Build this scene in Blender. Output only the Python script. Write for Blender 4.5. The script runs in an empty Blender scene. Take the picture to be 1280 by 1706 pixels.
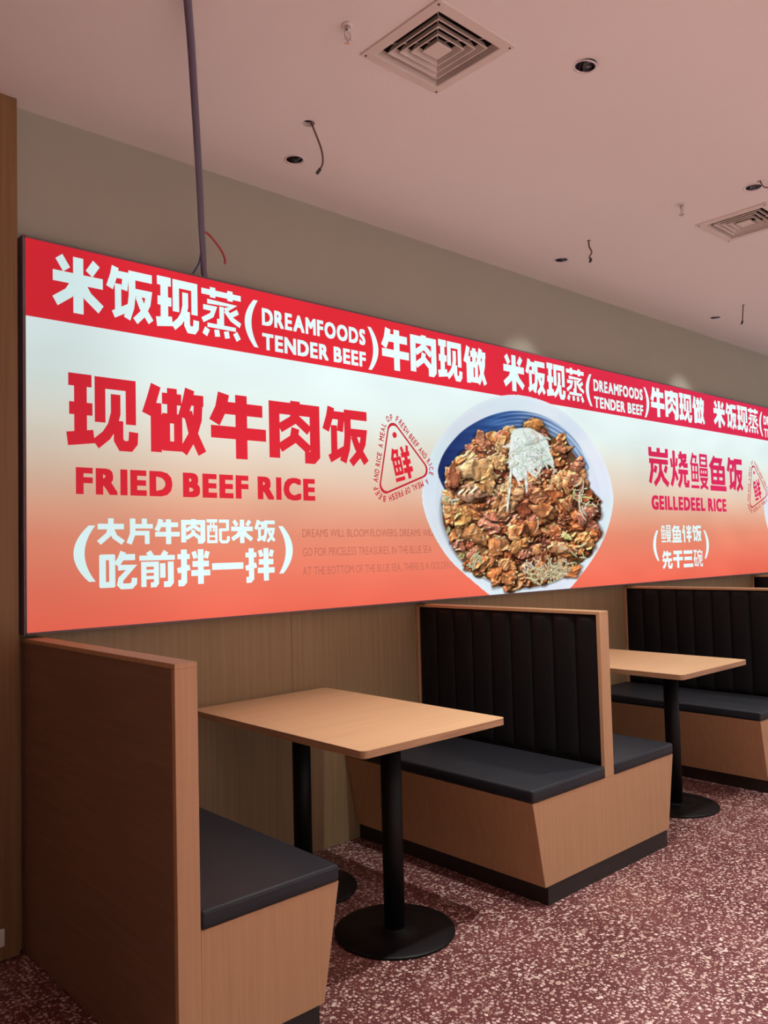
import bpy, bmesh, math, random
import numpy as np
from mathutils import Vector, Matrix

S = bpy.context.scene
COL = S.collection
PI = math.pi
random.seed(7)

# ------------------------------------------------------------------ camera
YAW, PITCH, ROLL = math.radians(42.3626), math.radians(2.7873), math.radians(-1.4554)
F = Vector((math.sin(YAW) * math.cos(PITCH), math.cos(YAW) * math.cos(PITCH), math.sin(PITCH)))
R0 = Vector((math.cos(YAW), -math.sin(YAW), 0)); U0 = R0.cross(F)
RR = R0 * math.cos(ROLL) + U0 * math.sin(ROLL); UU = -R0 * math.sin(ROLL) + U0 * math.cos(ROLL)
cam = bpy.data.cameras.new('camera'); co = bpy.data.objects.new('camera', cam); COL.objects.link(co)
m = Matrix((RR, UU, -F)).transposed().to_4x4(); m.translation = Vector((-1.0414, -3.1094, 1.3733))
co.matrix_world = m
cam.sensor_fit = 'VERTICAL'; cam.sensor_height = 36.0; cam.lens = 1375.92 / 1706 * 36.0
cam.clip_start = 0.05; cam.clip_end = 60
S.camera = co

# ------------------------------------------------------------------ world, lights, exposure
S.view_settings.view_transform = 'Standard'; S.view_settings.look = 'None'
S.view_settings.exposure = 0.0; S.view_settings.gamma = 1.0
try: S.view_settings.use_curve_mapping = False
except Exception: pass
w = bpy.data.worlds.new('world'); S.world = w; w.use_nodes = True
w.node_tree.nodes['Background'].inputs[0].default_value = (0.93, 0.97, 1.0, 1)
w.node_tree.nodes['Background'].inputs[1].default_value = 0.68

CEIL = 3.068
def spot(x, y, z, power, half=40, blend=0.35, color=(1, 0.97, 0.93), radius=0.03, parent=None, soft=True):
    l = bpy.data.lights.new('lamp', 'SPOT'); l.energy = power; l.spot_size = math.radians(2 * half)
    l.spot_blend = blend; l.color = color; l.shadow_soft_size = radius
    o = bpy.data.objects.new('lamp', l); o.location = (x, y, z); COL.objects.link(o)
    if parent: o.parent = parent
    return o
# unseen spots added behind and beside the camera, brightening the ceiling by floor bounce
for yy in (-3.7, -5.2, -6.7):
    for xx in (-0.6, 1.3, 3.2, 5.1, 7.0):
        spot(xx, yy, 3.04, {-0.6: 900, 1.3: 560}.get(xx, 330), half=46, blend=1.0, radius=0.12, color=(0.97, 1.0, 1.0))

# ------------------------------------------------------------------ helpers
def srgb(r, g, b):
    f = lambda c: (c / 255 / 12.92) if c / 255 <= 0.04045 else ((c / 255 + 0.055) / 1.055) ** 2.4
    return (f(r), f(g), f(b), 1)
def nt(m):
    m.use_nodes = True; t = m.node_tree; return t, t.nodes, t.links
def mat(name, col, rough=0.5, metal=0.0, spec=0.5, noise=0.0, nscale=20, bump=0.0, bscale=200):
    m = bpy.data.materials.new(name); t, n, l = nt(m); b = n['Principled BSDF']
    b.inputs['Base Color'].default_value = col; b.inputs['Roughness'].default_value = rough
    b.inputs['Metallic'].default_value = metal; b.inputs['Specular IOR Level'].default_value = spec
    tc = n.new('ShaderNodeTexCoord')
    if noise:
        nz = n.new('ShaderNodeTexNoise'); nz.inputs['Scale'].default_value = nscale; nz.inputs['Detail'].default_value = 4
        l.new(tc.outputs['Object'], nz.inputs['Vector'])
        mr = n.new('ShaderNodeMapRange'); mr.inputs[3].default_value = 1 - noise; mr.inputs[4].default_value = 1 + noise
        l.new(nz.outputs[0], mr.inputs[0])
        mx = n.new('ShaderNodeVectorMath'); mx.operation = 'SCALE'; mx.inputs[0].default_value = col[:3]
        l.new(mr.outputs[0], mx.inputs['Scale']); l.new(mx.outputs[0], b.inputs['Base Color'])
    if bump:
        nb = n.new('ShaderNodeTexNoise'); nb.inputs['Scale'].default_value = bscale; nb.inputs['Detail'].default_value = 3
        l.new(tc.outputs['Object'], nb.inputs['Vector'])
        bp = n.new('ShaderNodeBump'); bp.inputs['Strength'].default_value = bump; bp.inputs['Distance'].default_value = 0.002
        l.new(nb.outputs[0], bp.inputs['Height']); l.new(bp.outputs[0], b.inputs['Normal'])
    return m
def wood(name, c1, c2, scale=(70, 70, 2.0), rough=0.5, spec=0.35, amount=1.0):
    """laminate with fine straight grain; the axis with the small scale is the grain direction"""
    m = bpy.data.materials.new(name); t, n, l = nt(m); b = n['Principled BSDF']
    tc = n.new('ShaderNodeTexCoord'); mp = n.new('ShaderNodeMapping'); mp.inputs['Scale'].default_value = scale
    l.new(tc.outputs['Object'], mp.inputs['Vector'])
    a = n.new('ShaderNodeTexNoise'); a.inputs['Scale'].default_value = 1.0; a.inputs['Detail'].default_value = 6; a.inputs['Roughness'].default_value = 0.6
    a.inputs['Distortion'].default_value = 0.4
    l.new(mp.outputs[0], a.inputs['Vector'])
    r = n.new('ShaderNodeValToRGB'); r.color_ramp.elements[0].position = 0.32; r.color_ramp.elements[0].color = c1
    r.color_ramp.elements[1].position = 0.68; r.color_ramp.elements[1].color = c2
    l.new(a.outputs[0], r.inputs[0])
    l.new(r.outputs[0], b.inputs['Base Color'])
    b.inputs['Roughness'].default_value = rough; b.inputs['Specular IOR Level'].default_value = spec
    bp = n.new('ShaderNodeBump'); bp.inputs['Strength'].default_value = 0.08; bp.inputs['Distance'].default_value = 0.001
    l.new(a.outputs[0], bp.inputs['Height']); l.new(bp.outputs[0], b.inputs['Normal'])
    return m

def mk(name, bm, m, parent=None, smooth=False, loc=(0, 0, 0)):
    me = bpy.data.meshes.new(name)
    bmesh.ops.recalc_face_normals(bm, faces=bm.faces)
    bm.to_mesh(me); bm.free()
    if m: me.materials.append(m)
    if smooth:
        for p in me.polygons: p.use_smooth = True
    o = bpy.data.objects.new(name, me); COL.objects.link(o); o.location = loc
    if parent: o.parent = parent
    return o
def box(bm, x0, x1, y0, y1, z0, z1, bev=0.0, seg=2):
    t = bmesh.new(); bmesh.ops.create_cube(t, size=1)
    for v in t.verts:
        v.co = Vector(((x0 + x1) / 2 + v.co.x * (x1 - x0), (y0 + y1) / 2 + v.co.y * (y1 - y0), (z0 + z1) / 2 + v.co.z * (z1 - z0)))
    if bev: bmesh.ops.bevel(t, geom=t.edges[:], offset=bev, segments=seg, profile=0.5, affect='EDGES')
    tm = bpy.data.meshes.new('t'); t.to_mesh(tm); t.free(); bm.from_mesh(tm); bpy.data.meshes.remove(tm)
    return bm
def B(*a, **k): return box(bmesh.new(), *a, **k)
def prism(bm, pts, y0, y1, bev=0.0, seg=2, axis='y'):
    t = bmesh.new()
    P = (lambda a, b, c: (a, c, b)) if axis == 'y' else (lambda a, b, c: (a, b, c))
    f0 = [t.verts.new(P(a, b, y0)) for a, b in pts]; f1 = [t.verts.new(P(a, b, y1)) for a, b in pts]
    t.faces.new(f0); t.faces.new(f1[::-1]); n = len(pts)
    for i in range(n): t.faces.new((f0[i], f0[(i + 1) % n], f1[(i + 1) % n], f1[i]))
    bmesh.ops.recalc_face_normals(t, faces=t.faces)
    if bev:
        es = [e for e in t.edges if abs(e.calc_face_angle(0)) > 0.4]
        bmesh.ops.bevel(t, geom=es, offset=bev, segments=seg, profile=0.5, affect='EDGES')
    tm = bpy.data.meshes.new('t'); t.to_mesh(tm); t.free(); bm.from_mesh(tm); bpy.data.meshes.remove(tm)
    return bm
def lathe(bm, prof, n=40, cx=0, cy=0):
    rings = []
    for r, z in prof:
        if r < 1e-6: rings.append([bm.verts.new((cx, cy, z))])
        else: rings.append([bm.verts.new((cx + r * math.cos(2 * PI * i / n), cy + r * math.sin(2 * PI * i / n), z)) for i in range(n)])
    for a, b in zip(rings, rings[1:]):
        for i in range(n):
            j = (i + 1) % n
            if len(a) == 1 and len(b) == 1: continue
            if len(a) == 1: bm.faces.new((a[0], b[i], b[j]))
            elif len(b) == 1: bm.faces.new((a[i], a[j], b[0]))
            else: bm.faces.new((a[i], a[j], b[j], b[i]))
    return bm
def smooth_path(pts, sub=6):
    P = [Vector(p) for p in pts]
    if len(P) < 3: return P
    E = [P[0] * 2 - P[1]] + P + [P[-1] * 2 - P[-2]]; out = []
    for i in range(1, len(E) - 2):
        for k in range(sub):
            t = k / sub; a, b, c, d = E[i - 1:i + 3]
            out.append(0.5 * ((2 * b) + (c - a) * t + (2 * a - 5 * b + 4 * c - d) * t * t + (3 * b - a - 3 * c + d) * t ** 3))
    return out + [P[-1]]
def tube(bm, pts, r, n=10, sub=6):
    P = smooth_path(pts, sub); rings = []
    up = Vector((0.31, 0.17, 0.93)); prev = None
    for i, p in enumerate(P):
        d = (P[min(i + 1, len(P) - 1)] - P[max(i - 1, 0)]).normalized()
        a = d.cross(up if prev is None else prev.cross(d)).normalized(); b = d.cross(a).normalized(); prev = a
        rr = r(i / (len(P) - 1)) if callable(r) else r
        rings.append([bm.verts.new(p + (a * math.cos(2 * PI * k / n) + b * math.sin(2 * PI * k / n)) * rr) for k in range(n)])
    for A, Bq in zip(rings, rings[1:]):
        # align rings so that the seam does not twist
        best = min(range(n), key=lambda s: (A[0].co - Bq[s].co).length)
        Bq[:] = Bq[best:] + Bq[:best]
        if (A[1].co - Bq[1].co).length > (A[1].co - Bq[-1].co).length: Bq[:] = [Bq[0]] + Bq[1:][::-1]
        for k in range(n): bm.faces.new((A[k], A[(k + 1) % n], Bq[(k + 1) % n], Bq[k]))
    bm.faces.new(rings[0]); bm.faces.new(rings[-1])
    return bm
def thing(name, label, cat, loc=(0, 0, 0), group=None):
    o = bpy.data.objects.new(name, None); COL.objects.link(o); o.location = loc; o.empty_display_size = 0.1
    return tag(o, label, cat, group)
def tag(o, label, cat, group=None):
    o['label'] = label; o['category'] = cat
    if group: o['group'] = group
    return o
def structure(o, label=None, cat='room'):
    o['kind'] = 'structure'
    if label: o['label'] = label; o['category'] = cat
    return o
def copy_tree(o, parent=None, loc=None, label=None):
    c = o.copy(); COL.objects.link(c)
    if parent: c.parent = parent
    if loc is not None: c.location = loc
    if label: c['label'] = label
    for ch in list(o.children): copy_tree(ch, c)
    return c

# ------------------------------------------------------------------ materials
M_OAK = wood('oak_laminate_vertical', srgb(192, 150, 112), srgb(202, 160, 121), (80, 80, 2.2))
M_OAKX = wood('oak_laminate_top', srgb(222, 182, 138), srgb(232, 194, 152), (2.0, 70, 70), rough=0.42)
M_CLAD = wood('oak_wall_laminate', srgb(152, 127, 94), srgb(168, 143, 108), (70, 70, 1.4), rough=0.55)
M_EDGE = wood('ply_edge', srgb(160, 120, 88), srgb(196, 156, 120), (6, 6, 160))
M_WALNUT = wood('walnut_laminate', srgb(130, 102, 84), srgb(146, 114, 93), (3, 2.6, 55), rough=0.5)
M_COLUMN = wood('brown_wall_laminate', srgb(124, 91, 58), srgb(144, 108, 70), (60, 60, 1.2), rough=0.5)
M_PLASTER = mat('grey_plaster', srgb(170, 168, 151), 0.85, noise=0.03, nscale=2, bump=0.05, bscale=60)
M_CEIL = mat('ceiling_paint', srgb(238, 234, 230), 0.9, noise=0.015, nscale=1.5)
M_TOE = mat('dark_brown_toe_kick', srgb(44, 36, 34), 0.6, noise=0.25, nscale=90)
M_SEAT = mat('charcoal_faux_leather', srgb(39, 42, 49), 0.5, spec=0.35, noise=0.14, nscale=9, bump=0.25, bscale=260)
M_CHAN = mat('black_faux_leather', srgb(23, 22, 25), 0.6, spec=0.2, noise=0.1, nscale=9, bump=0.2, bscale=260)
M_PIPE = mat('black_powder_coat', srgb(13, 12, 14), 0.5, spec=0.25, noise=0.1, nscale=60)
M_CHROME = mat('polished_reflector', srgb(150, 147, 150), 0.10, metal=1.0)
M_RING = mat('chrome_ring', srgb(236, 230, 232), 0.3, metal=0.5)
M_DARK = mat('black_inside', srgb(10, 9, 10), 0.8)
M_WHITE = mat('white_plastic', srgb(226, 220, 212), 0.4)
M_VENT = mat('vent_enamel', srgb(222, 212, 202), 0.45)
M_BRASS = mat('sprinkler_chrome', srgb(200, 190, 185), 0.25, metal=0.9)
M_FRAME = mat('sign_frame_metal', srgb(120, 100, 106), 0.5, metal=0.0)
M_GROUT = mat('grout', srgb(188, 150, 144), 0.8)
M_CABLE = mat('grey_conduit', srgb(104, 96, 116), 0.5)
M_RED = mat('red_wire', srgb(176, 40, 48), 0.4)
M_BLUE = mat('blue_wire', srgb(58, 78, 140), 0.4)
M_BROWNW = mat('brown_wire', srgb(112, 84, 76), 0.5)
M_TAPE = mat('dark_tape', srgb(60, 52, 48), 0.5)

def terrazzo():
    m = bpy.data.materials.new('red_terrazzo'); t, n, l = nt(m); b = n['Principled BSDF']
    g = n.new('ShaderNodeNewGeometry')
    ns = n.new('ShaderNodeTexNoise'); ns.inputs['Scale'].default_value = 55; ns.inputs['Detail'].default_value = 2
    l.new(g.outputs['Position'], ns.inputs['Vector'])
    sub = n.new('ShaderNodeVectorMath'); sub.operation = 'MULTIPLY_ADD'
    l.new(ns.outputs['Color'], sub.inputs[0]); sub.inputs[1].default_value = (0.012, 0.012, 0); l.new(g.outputs['Position'], sub.inputs[2])
    base = n.new('ShaderNodeTexNoise'); base.inputs['Scale'].default_value = 3.0; base.inputs['Detail'].default_value = 8
    l.new(g.outputs['Position'], base.inputs['Vector'])
    br = n.new('ShaderNodeValToRGB'); br.color_ramp.elements[0].position = 0.35; br.color_ramp.elements[0].color = srgb(98, 55, 56)
    br.color_ramp.elements[1].position = 0.65; br.color_ramp.elements[1].color = srgb(118, 70, 69)
    l.new(base.outputs[0], br.inputs[0])
    cur = br.outputs[0]
    for sc, lo, hi, thr, cols in ((68, 0.16, 0.45, 0.50, ((198, 166, 158), (236, 212, 204))), (125, 0.12, 0.42, 0.60, ((172, 136, 130), (212, 182, 176))), (46, 0.10, 0.40, 0.80, ((150, 110, 92), (236, 216, 204)))):
        v = n.new('ShaderNodeTexVoronoi'); v.voronoi_dimensions = '2D'; v.inputs['Scale'].default_value = sc
        l.new(sub.outputs[0], v.inputs['Vector'])
        sp = n.new('ShaderNodeSeparateColor'); l.new(v.outputs['Color'], sp.inputs[0])
        mr = n.new('ShaderNodeMapRange'); mr.inputs[1].default_value = thr; mr.inputs[2].default_value = 1; mr.inputs[3].default_value = lo; mr.inputs[4].default_value = hi
        l.new(sp.outputs[0], mr.inputs[0])
        lt = n.new('ShaderNodeMath'); lt.operation = 'LESS_THAN'; l.new(v.outputs['Distance'], lt.inputs[0]); l.new(mr.outputs[0], lt.inputs[1])
        gt = n.new('ShaderNodeMath'); gt.operation = 'GREATER_THAN'; l.new(sp.outputs[0], gt.inputs[0]); gt.inputs[1].default_value = thr
        mu = n.new('ShaderNodeMath'); mu.operation = 'MULTIPLY'; l.new(lt.outputs[0], mu.inputs[0]); l.new(gt.outputs[0], mu.inputs[1])
        cm = n.new('ShaderNodeMix'); cm.data_type = 'RGBA'; cm.inputs[6].default_value = srgb(*cols[0]); cm.inputs[7].default_value = srgb(*cols[1])
        l.new(sp.outputs[1], cm.inputs[0])
        mx = n.new('ShaderNodeMix'); mx.data_type = 'RGBA'; l.new(mu.outputs[0], mx.inputs[0]); l.new(cur, mx.inputs[6]); l.new(cm.outputs[2], mx.inputs[7])
        cur = mx.outputs[2]
    l.new(cur, b.inputs['Base Color']); b.inputs['Roughness'].default_value = 0.38; b.inputs['Specular IOR Level'].default_value = 0.3
    return m
M_FLOOR = terrazzo()

def backlit(name, stops=None, col=None, col2=None, attr=None, strength=1.0):
    """translucent print glowing from the lamps of the light box; the lamps give a slightly uneven level"""
    m = bpy.data.materials.new(name); t, n, l = nt(m); n.clear()
    out = n.new('ShaderNodeOutputMaterial'); em = n.new('ShaderNodeEmission'); l.new(em.outputs[0], out.inputs[0])
    g = n.new('ShaderNodeNewGeometry'); sx = n.new('ShaderNodeSeparateXYZ'); l.new(g.outputs['Position'], sx.inputs[0])
    if stops:
        mr = n.new('ShaderNodeMapRange'); mr.inputs[1].default_value = 1.116; mr.inputs[2].default_value = 2.265
        l.new(sx.outputs[2], mr.inputs[0])
        r = n.new('ShaderNodeValToRGB'); e = r.color_ramp.elements
        e[0].position = stops[0][0]; e[0].color = srgb(*stops[0][1]); e[1].position = stops[-1][0]; e[1].color = srgb(*stops[-1][1])
        for p, c in stops[1:-1]:
            q = e.new(p); q.color = srgb(*c)
        l.new(mr.outputs[0], r.inputs[0]); c = r.outputs[0]
    elif attr:
        a = n.new('ShaderNodeVertexColor'); a.layer_name = attr; c = a.outputs[0]
    else:
        rgb = n.new('ShaderNodeRGB'); rgb.outputs[0].default_value = srgb(*col); c = rgb.outputs[0]
    if col2:
        xr = n.new('ShaderNodeMapRange'); xr.inputs[1].default_value = 1.8; xr.inputs[2].default_value = 5.0; l.new(sx.outputs[0], xr.inputs[0])
        mxx = n.new('ShaderNodeMix'); mxx.data_type = 'RGBA'; l.new(xr.outputs[0], mxx.inputs[0]); l.new(c, mxx.inputs[6]); mxx.inputs[7].default_value = srgb(*col2); c = mxx.outputs[2]
    l.new(c, em.inputs[0])
    mp = n.new('ShaderNodeMapping'); mp.inputs['Scale'].default_value = (1.1, 1, 2.2); l.new(g.outputs['Position'], mp.inputs[0])
    nz = n.new('ShaderNodeTexNoise'); nz.inputs['Scale'].default_value = 1.4; nz.inputs['Detail'].default_value = 1; l.new(mp.outputs[0], nz.inputs['Vector'])
    k = n.new('ShaderNodeMapRange'); k.inputs[1].default_value = 0.3; k.inputs[2].default_value = 0.7; k.inputs[3].default_value = 0.93 * strength; k.inputs[4].default_value = 1.05 * strength
    l.new(nz.outputs[0], k.inputs[0])
    ed = n.new('ShaderNodeMapRange'); ed.inputs[1].default_value = 0.0; ed.inputs[2].default_value = 0.7; ed.inputs[3].default_value = 0.80; ed.inputs[4].default_value = 1.0
    ed.interpolation_type = 'SMOOTHSTEP'
    l.new(sx.outputs[0], ed.inputs[0])
    mu = n.new('ShaderNodeMath'); mu.operation = 'MULTIPLY'; l.new(k.outputs[0], mu.inputs[0]); l.new(ed.outputs[0], mu.inputs[1])
    l.new(mu.outputs[0], em.inputs[1])
    return m
P_BG = backlit('print_gradient', stops=((0.0, (243, 108, 86)), (0.12, (242, 122, 98)), (0.30, (236, 146, 118)), (0.42, (232, 174, 146)), (0.55, (230, 204, 182)), (0.70, (232, 228, 214)), (0.84, (232, 246, 242)), (1.0, (234, 250, 250))))
P_RED = backlit('print_red_band', col=(230, 46, 58), col2=(224, 48, 82))
P_REDT = backlit('print_red_text', col=(224, 44, 58), col2=(222, 46, 96))
P_REDL = backlit('print_thin_red', col=(196, 48, 58))
P_WHITE = backlit('print_white_text', col=(228, 252, 252), strength=1.06)
P_FAINT = backlit('print_faint_text', col=(198, 112, 92))
P_BOWL = backlit('print_bowl_photo', attr='ink', strength=1.0)

# ------------------------------------------------------------------ room shell
X_END = 9.0
wb = mk('wall_back', B(-0.3, X_END, 0.012, 0.20, 0.0, 3.2), M_PLASTER)
structure(wb)
pan = None
for i in range(8):                                    # oak wall panels under the sign
    x0 = 0.0 + i * 1.2 if i else -0.02
    o = mk('wood_panel', B(x0 + 0.0007, (i + 1) * 1.2 - 0.0007 if i < 7 else X_END, 0.0, 0.0118, 0.0, 1.30, bev=0.0008, seg=1), M_CLAD, wb)
wl = mk('wall_left', B(-2.6, -0.021, -0.052, 0.0, 0.004, 3.067, bev=0.0015, seg=1), M_COLUMN)
structure(wl)
ws = mk('wall_side', B(-2.75, -2.6, -8.0, 0.20, 0.0, 3.2), M_COLUMN); structure(ws)
fl = mk('floor', B(-2.75, X_END, -8.0, 0.2, -0.12, -0.0012), M_GROUT); structure(fl)
tile_me = None
T = 0.6
for j in range(8):
    for i in range(-4, 15):
        y1 = -0.003 if j == 0 else -1.205 + 0.602 * (2 - j)
        if j == 0:
            key = 'edge'
        x0 = 0.47 + i * 0.602 - 0.301 * 0
        y1 = -1.205 + 0.602 * (2 - j)
        if y1 > 0: y1c = -0.0005
        else: y1c = y1
        y0 = y1 - 0.602
        if tile_me is None:
            t0 = mk('floor_tile', B(-0.300, 0.300, -0.300, 0.300, -0.0012, 0.0, bev=0.0006, seg=1), M_FLOOR)
            tile_me = t0.data; o = t0
        else:
            o = bpy.data.objects.new('floor_tile', tile_me); COL.objects.link(o)
        o.location = (x0 + 0.301, (y0 + y1) / 2, 0); o.parent = fl

# ceiling with openings for the downlights, vents and wire holes
DL = [(1.042, -0.311, 0), (2.989, -0.298, 1), (4.945, -0.287, 1), (1.419, -1.522, 2), (2.895, -1.469, 1)]
VENTS = [(0.953, -1.250), (3.300, -1.250)]
HOLES = [(0.908, -0.587, 0.026), (2.856, -0.575, 0.012), (4.794, -0.568, 0.012), (2.852, -1.512, 0.012)]
cut = bmesh.new()
for x, y, k in DL: lathe(cut, [(0, CEIL - 0.02), (0.041, CEIL - 0.02), (0.041, CEIL + 0.2), (0, CEIL + 0.2)], 32, x, y)
for x, y, r in HOLES: lathe(cut, [(0, CEIL - 0.02), (r, CEIL - 0.02), (r, CEIL + 0.2), (0, CEIL + 0.2)], 20, x, y)
for x, y in VENTS: box(cut, x - 0.158, x + 0.158, y - 0.158, y + 0.158, CEIL - 0.02, CEIL + 0.2)
cutter = mk('cutter', cut, None)
ce = mk('ceiling', B(-2.75, X_END, -8.0, 0.2, CEIL, CEIL + 0.02), M_CEIL)
md = ce.modifiers.new('b', 'BOOLEAN'); md.object = cutter; md.operation = 'DIFFERENCE'; md.solver = 'EXACT'
dg = bpy.context.evaluated_depsgraph_get(); dg.update()
nm = bpy.data.meshes.new_from_object(ce.evaluated_get(dg)); ce.modifiers.clear(); ce.data = nm
bpy.data.objects.remove(cutter)
structure(ce)
pl = mk('ceiling_void', B(-2.75, X_END, -8.0, 0.2, CEIL + 0.22, CEIL + 0.24), M_DARK, ce)

# ------------------------------------------------------------------ lightbox sign
XS0, XS1, ZB, ZT, YS = 0.0, X_END, 1.116, 2.556, -0.060
sign = thing('lightbox_sign', 'long backlit red, white and salmon menu lightbox on the wall above the booths', 'sign', (0, 0, 0))
fb = bmesh.new()
box(fb, XS0 - 0.006, XS0, YS + 0.0002, 0.010, ZB - 0.006, ZT + 0.006)
box(fb, XS0, XS1, YS + 0.0002, 0.010, ZT, ZT + 0.006)
box(fb, XS0, XS1, YS + 0.0002, -0.001, ZB - 0.006, ZB)
box(fb, XS0, XS0 + 0.003, YS - 0.003, YS + 0.0005, ZB - 0.004, ZT + 0.004)
box(fb, XS0, XS1, YS - 0.003, YS + 0.0005, ZT - 0.003, ZT + 0.004)
box(fb, XS0, XS1, YS - 0.003, YS + 0.0005, ZB - 0.004, ZB + 0.002)
mk('frame', fb, M_FRAME, sign)
def quad(name, x0, x1, z0, z1, y, m, parent):
    bm = bmesh.new()
    bm.faces.new([bm.verts.new(p) for p in ((x0, y, z0), (x1, y, z0), (x1, y, z1), (x0, y, z1))])
    return mk(name, bm, m, parent)
mk('light_panel', B(XS0, XS1, YS, YS + 0.004, ZB, ZT), P_BG, sign)
mk('red_band', B(XS0, XS1, YS - 0.0004, YS, 2.265, ZT), P_RED, sign)['label'] = 'red band along the top of the sign'

def glyphs(text, shear=0.0, space=1.0):
    c = bpy.data.curves.new('t', 'FONT'); c.body = text; c.size = 1.0; c.resolution_u = 3
    c.space_character = space; c.shear = shear
    o = bpy.data.objects.new('t', c); COL.objects.link(o)
    d = bpy.context.evaluated_depsgraph_get(); d.update()
    me = bpy.data.meshes.new_from_object(o.evaluated_get(d))
    V = np.array([v.co[:2] for v in me.vertices]) if len(me.vertices) else np.zeros((0, 2))
    Fc = [tuple(p.vertices) for p in me.polygons]
    bpy.data.objects.remove(o); bpy.data.meshes.remove(me); bpy.data.curves.remove(c)
    return V, Fc
def stamp(V, Fc, gx, gz):
    """thicken the strokes of flat letters by laying shifted copies over each other"""
    if gx == 0 and gz == 0: return V, Fc
    nx = max(2, int(math.ceil(2 * gx / 0.022)) + 1); nz = max(2, int(math.ceil(2 * gz / 0.022)) + 1)
    Vs, Fs = [], []
    for dx in np.linspace(-gx, gx, nx):
        for dz in np.linspace(-gz, gz, nz):
            k = sum(len(v) for v in Vs); Vs.append(V + [dx, dz]); Fs += [tuple(i + k for i in f) for f in Fc]
    return np.vstack(Vs), Fs
def flat(name, V, Fc, y, m, parent):
    me = bpy.data.meshes.new(name); me.from_pydata([(float(a), y, float(b)) for a, b in V], [], Fc); me.materials.append(m)
    o = bpy.data.objects.new(name, me); COL.objects.link(o); o.parent = parent
    return o
def fitbox(V, x0, x1, z0, z1):
    lo, hi = V.min(0), V.max(0); s = (hi - lo)
    return (V - lo) / s * [x1 - x0, z1 - z0] + [x0, z0]
Y_T = YS - 0.0012
def latin(text, x0, x1, z0, z1, m, parent, g=(0.035, 0.028), y=Y_T, gap=0.085):
    """letters set one after another with an even gap, then fitted to the measured line"""
    words, Vs, Fs, x, k = [], [], [], 0.0, 0
    for ch in text + ' ':
        if ch == ' ':
            if Vs: words.append((np.vstack(Vs), Fs)); Vs, Fs, k = [], [], 0
            x += 0.27; continue
        V, Fc = glyphs(ch); V, Fc = stamp(V, Fc, *g)
        lo, hi = V[:, 0].min(), V[:, 0].max()
        Vs.append(V - [lo, 0] + [x, 0]); Fs += [tuple(q + k for q in f) for f in Fc]; k += len(V); x += hi - lo + gap
    caps = glyphs('E')[0]; cl, ch_ = caps[:, 1].min() - g[1], caps[:, 1].max() + g[1]
    lo = min(V[:, 0].min() for V, _ in words); hi = max(V[:, 0].max() for V, _ in words)
    for V, Fw in words:
        V = np.stack([(V[:, 0] - lo) / (hi - lo) * (x1 - x0) + x0, (V[:, 1] - cl) / (ch_ - cl) * (z1 - z0) + z0], -1)
        flat('lettering', V, Fw, y, m, parent)
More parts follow.
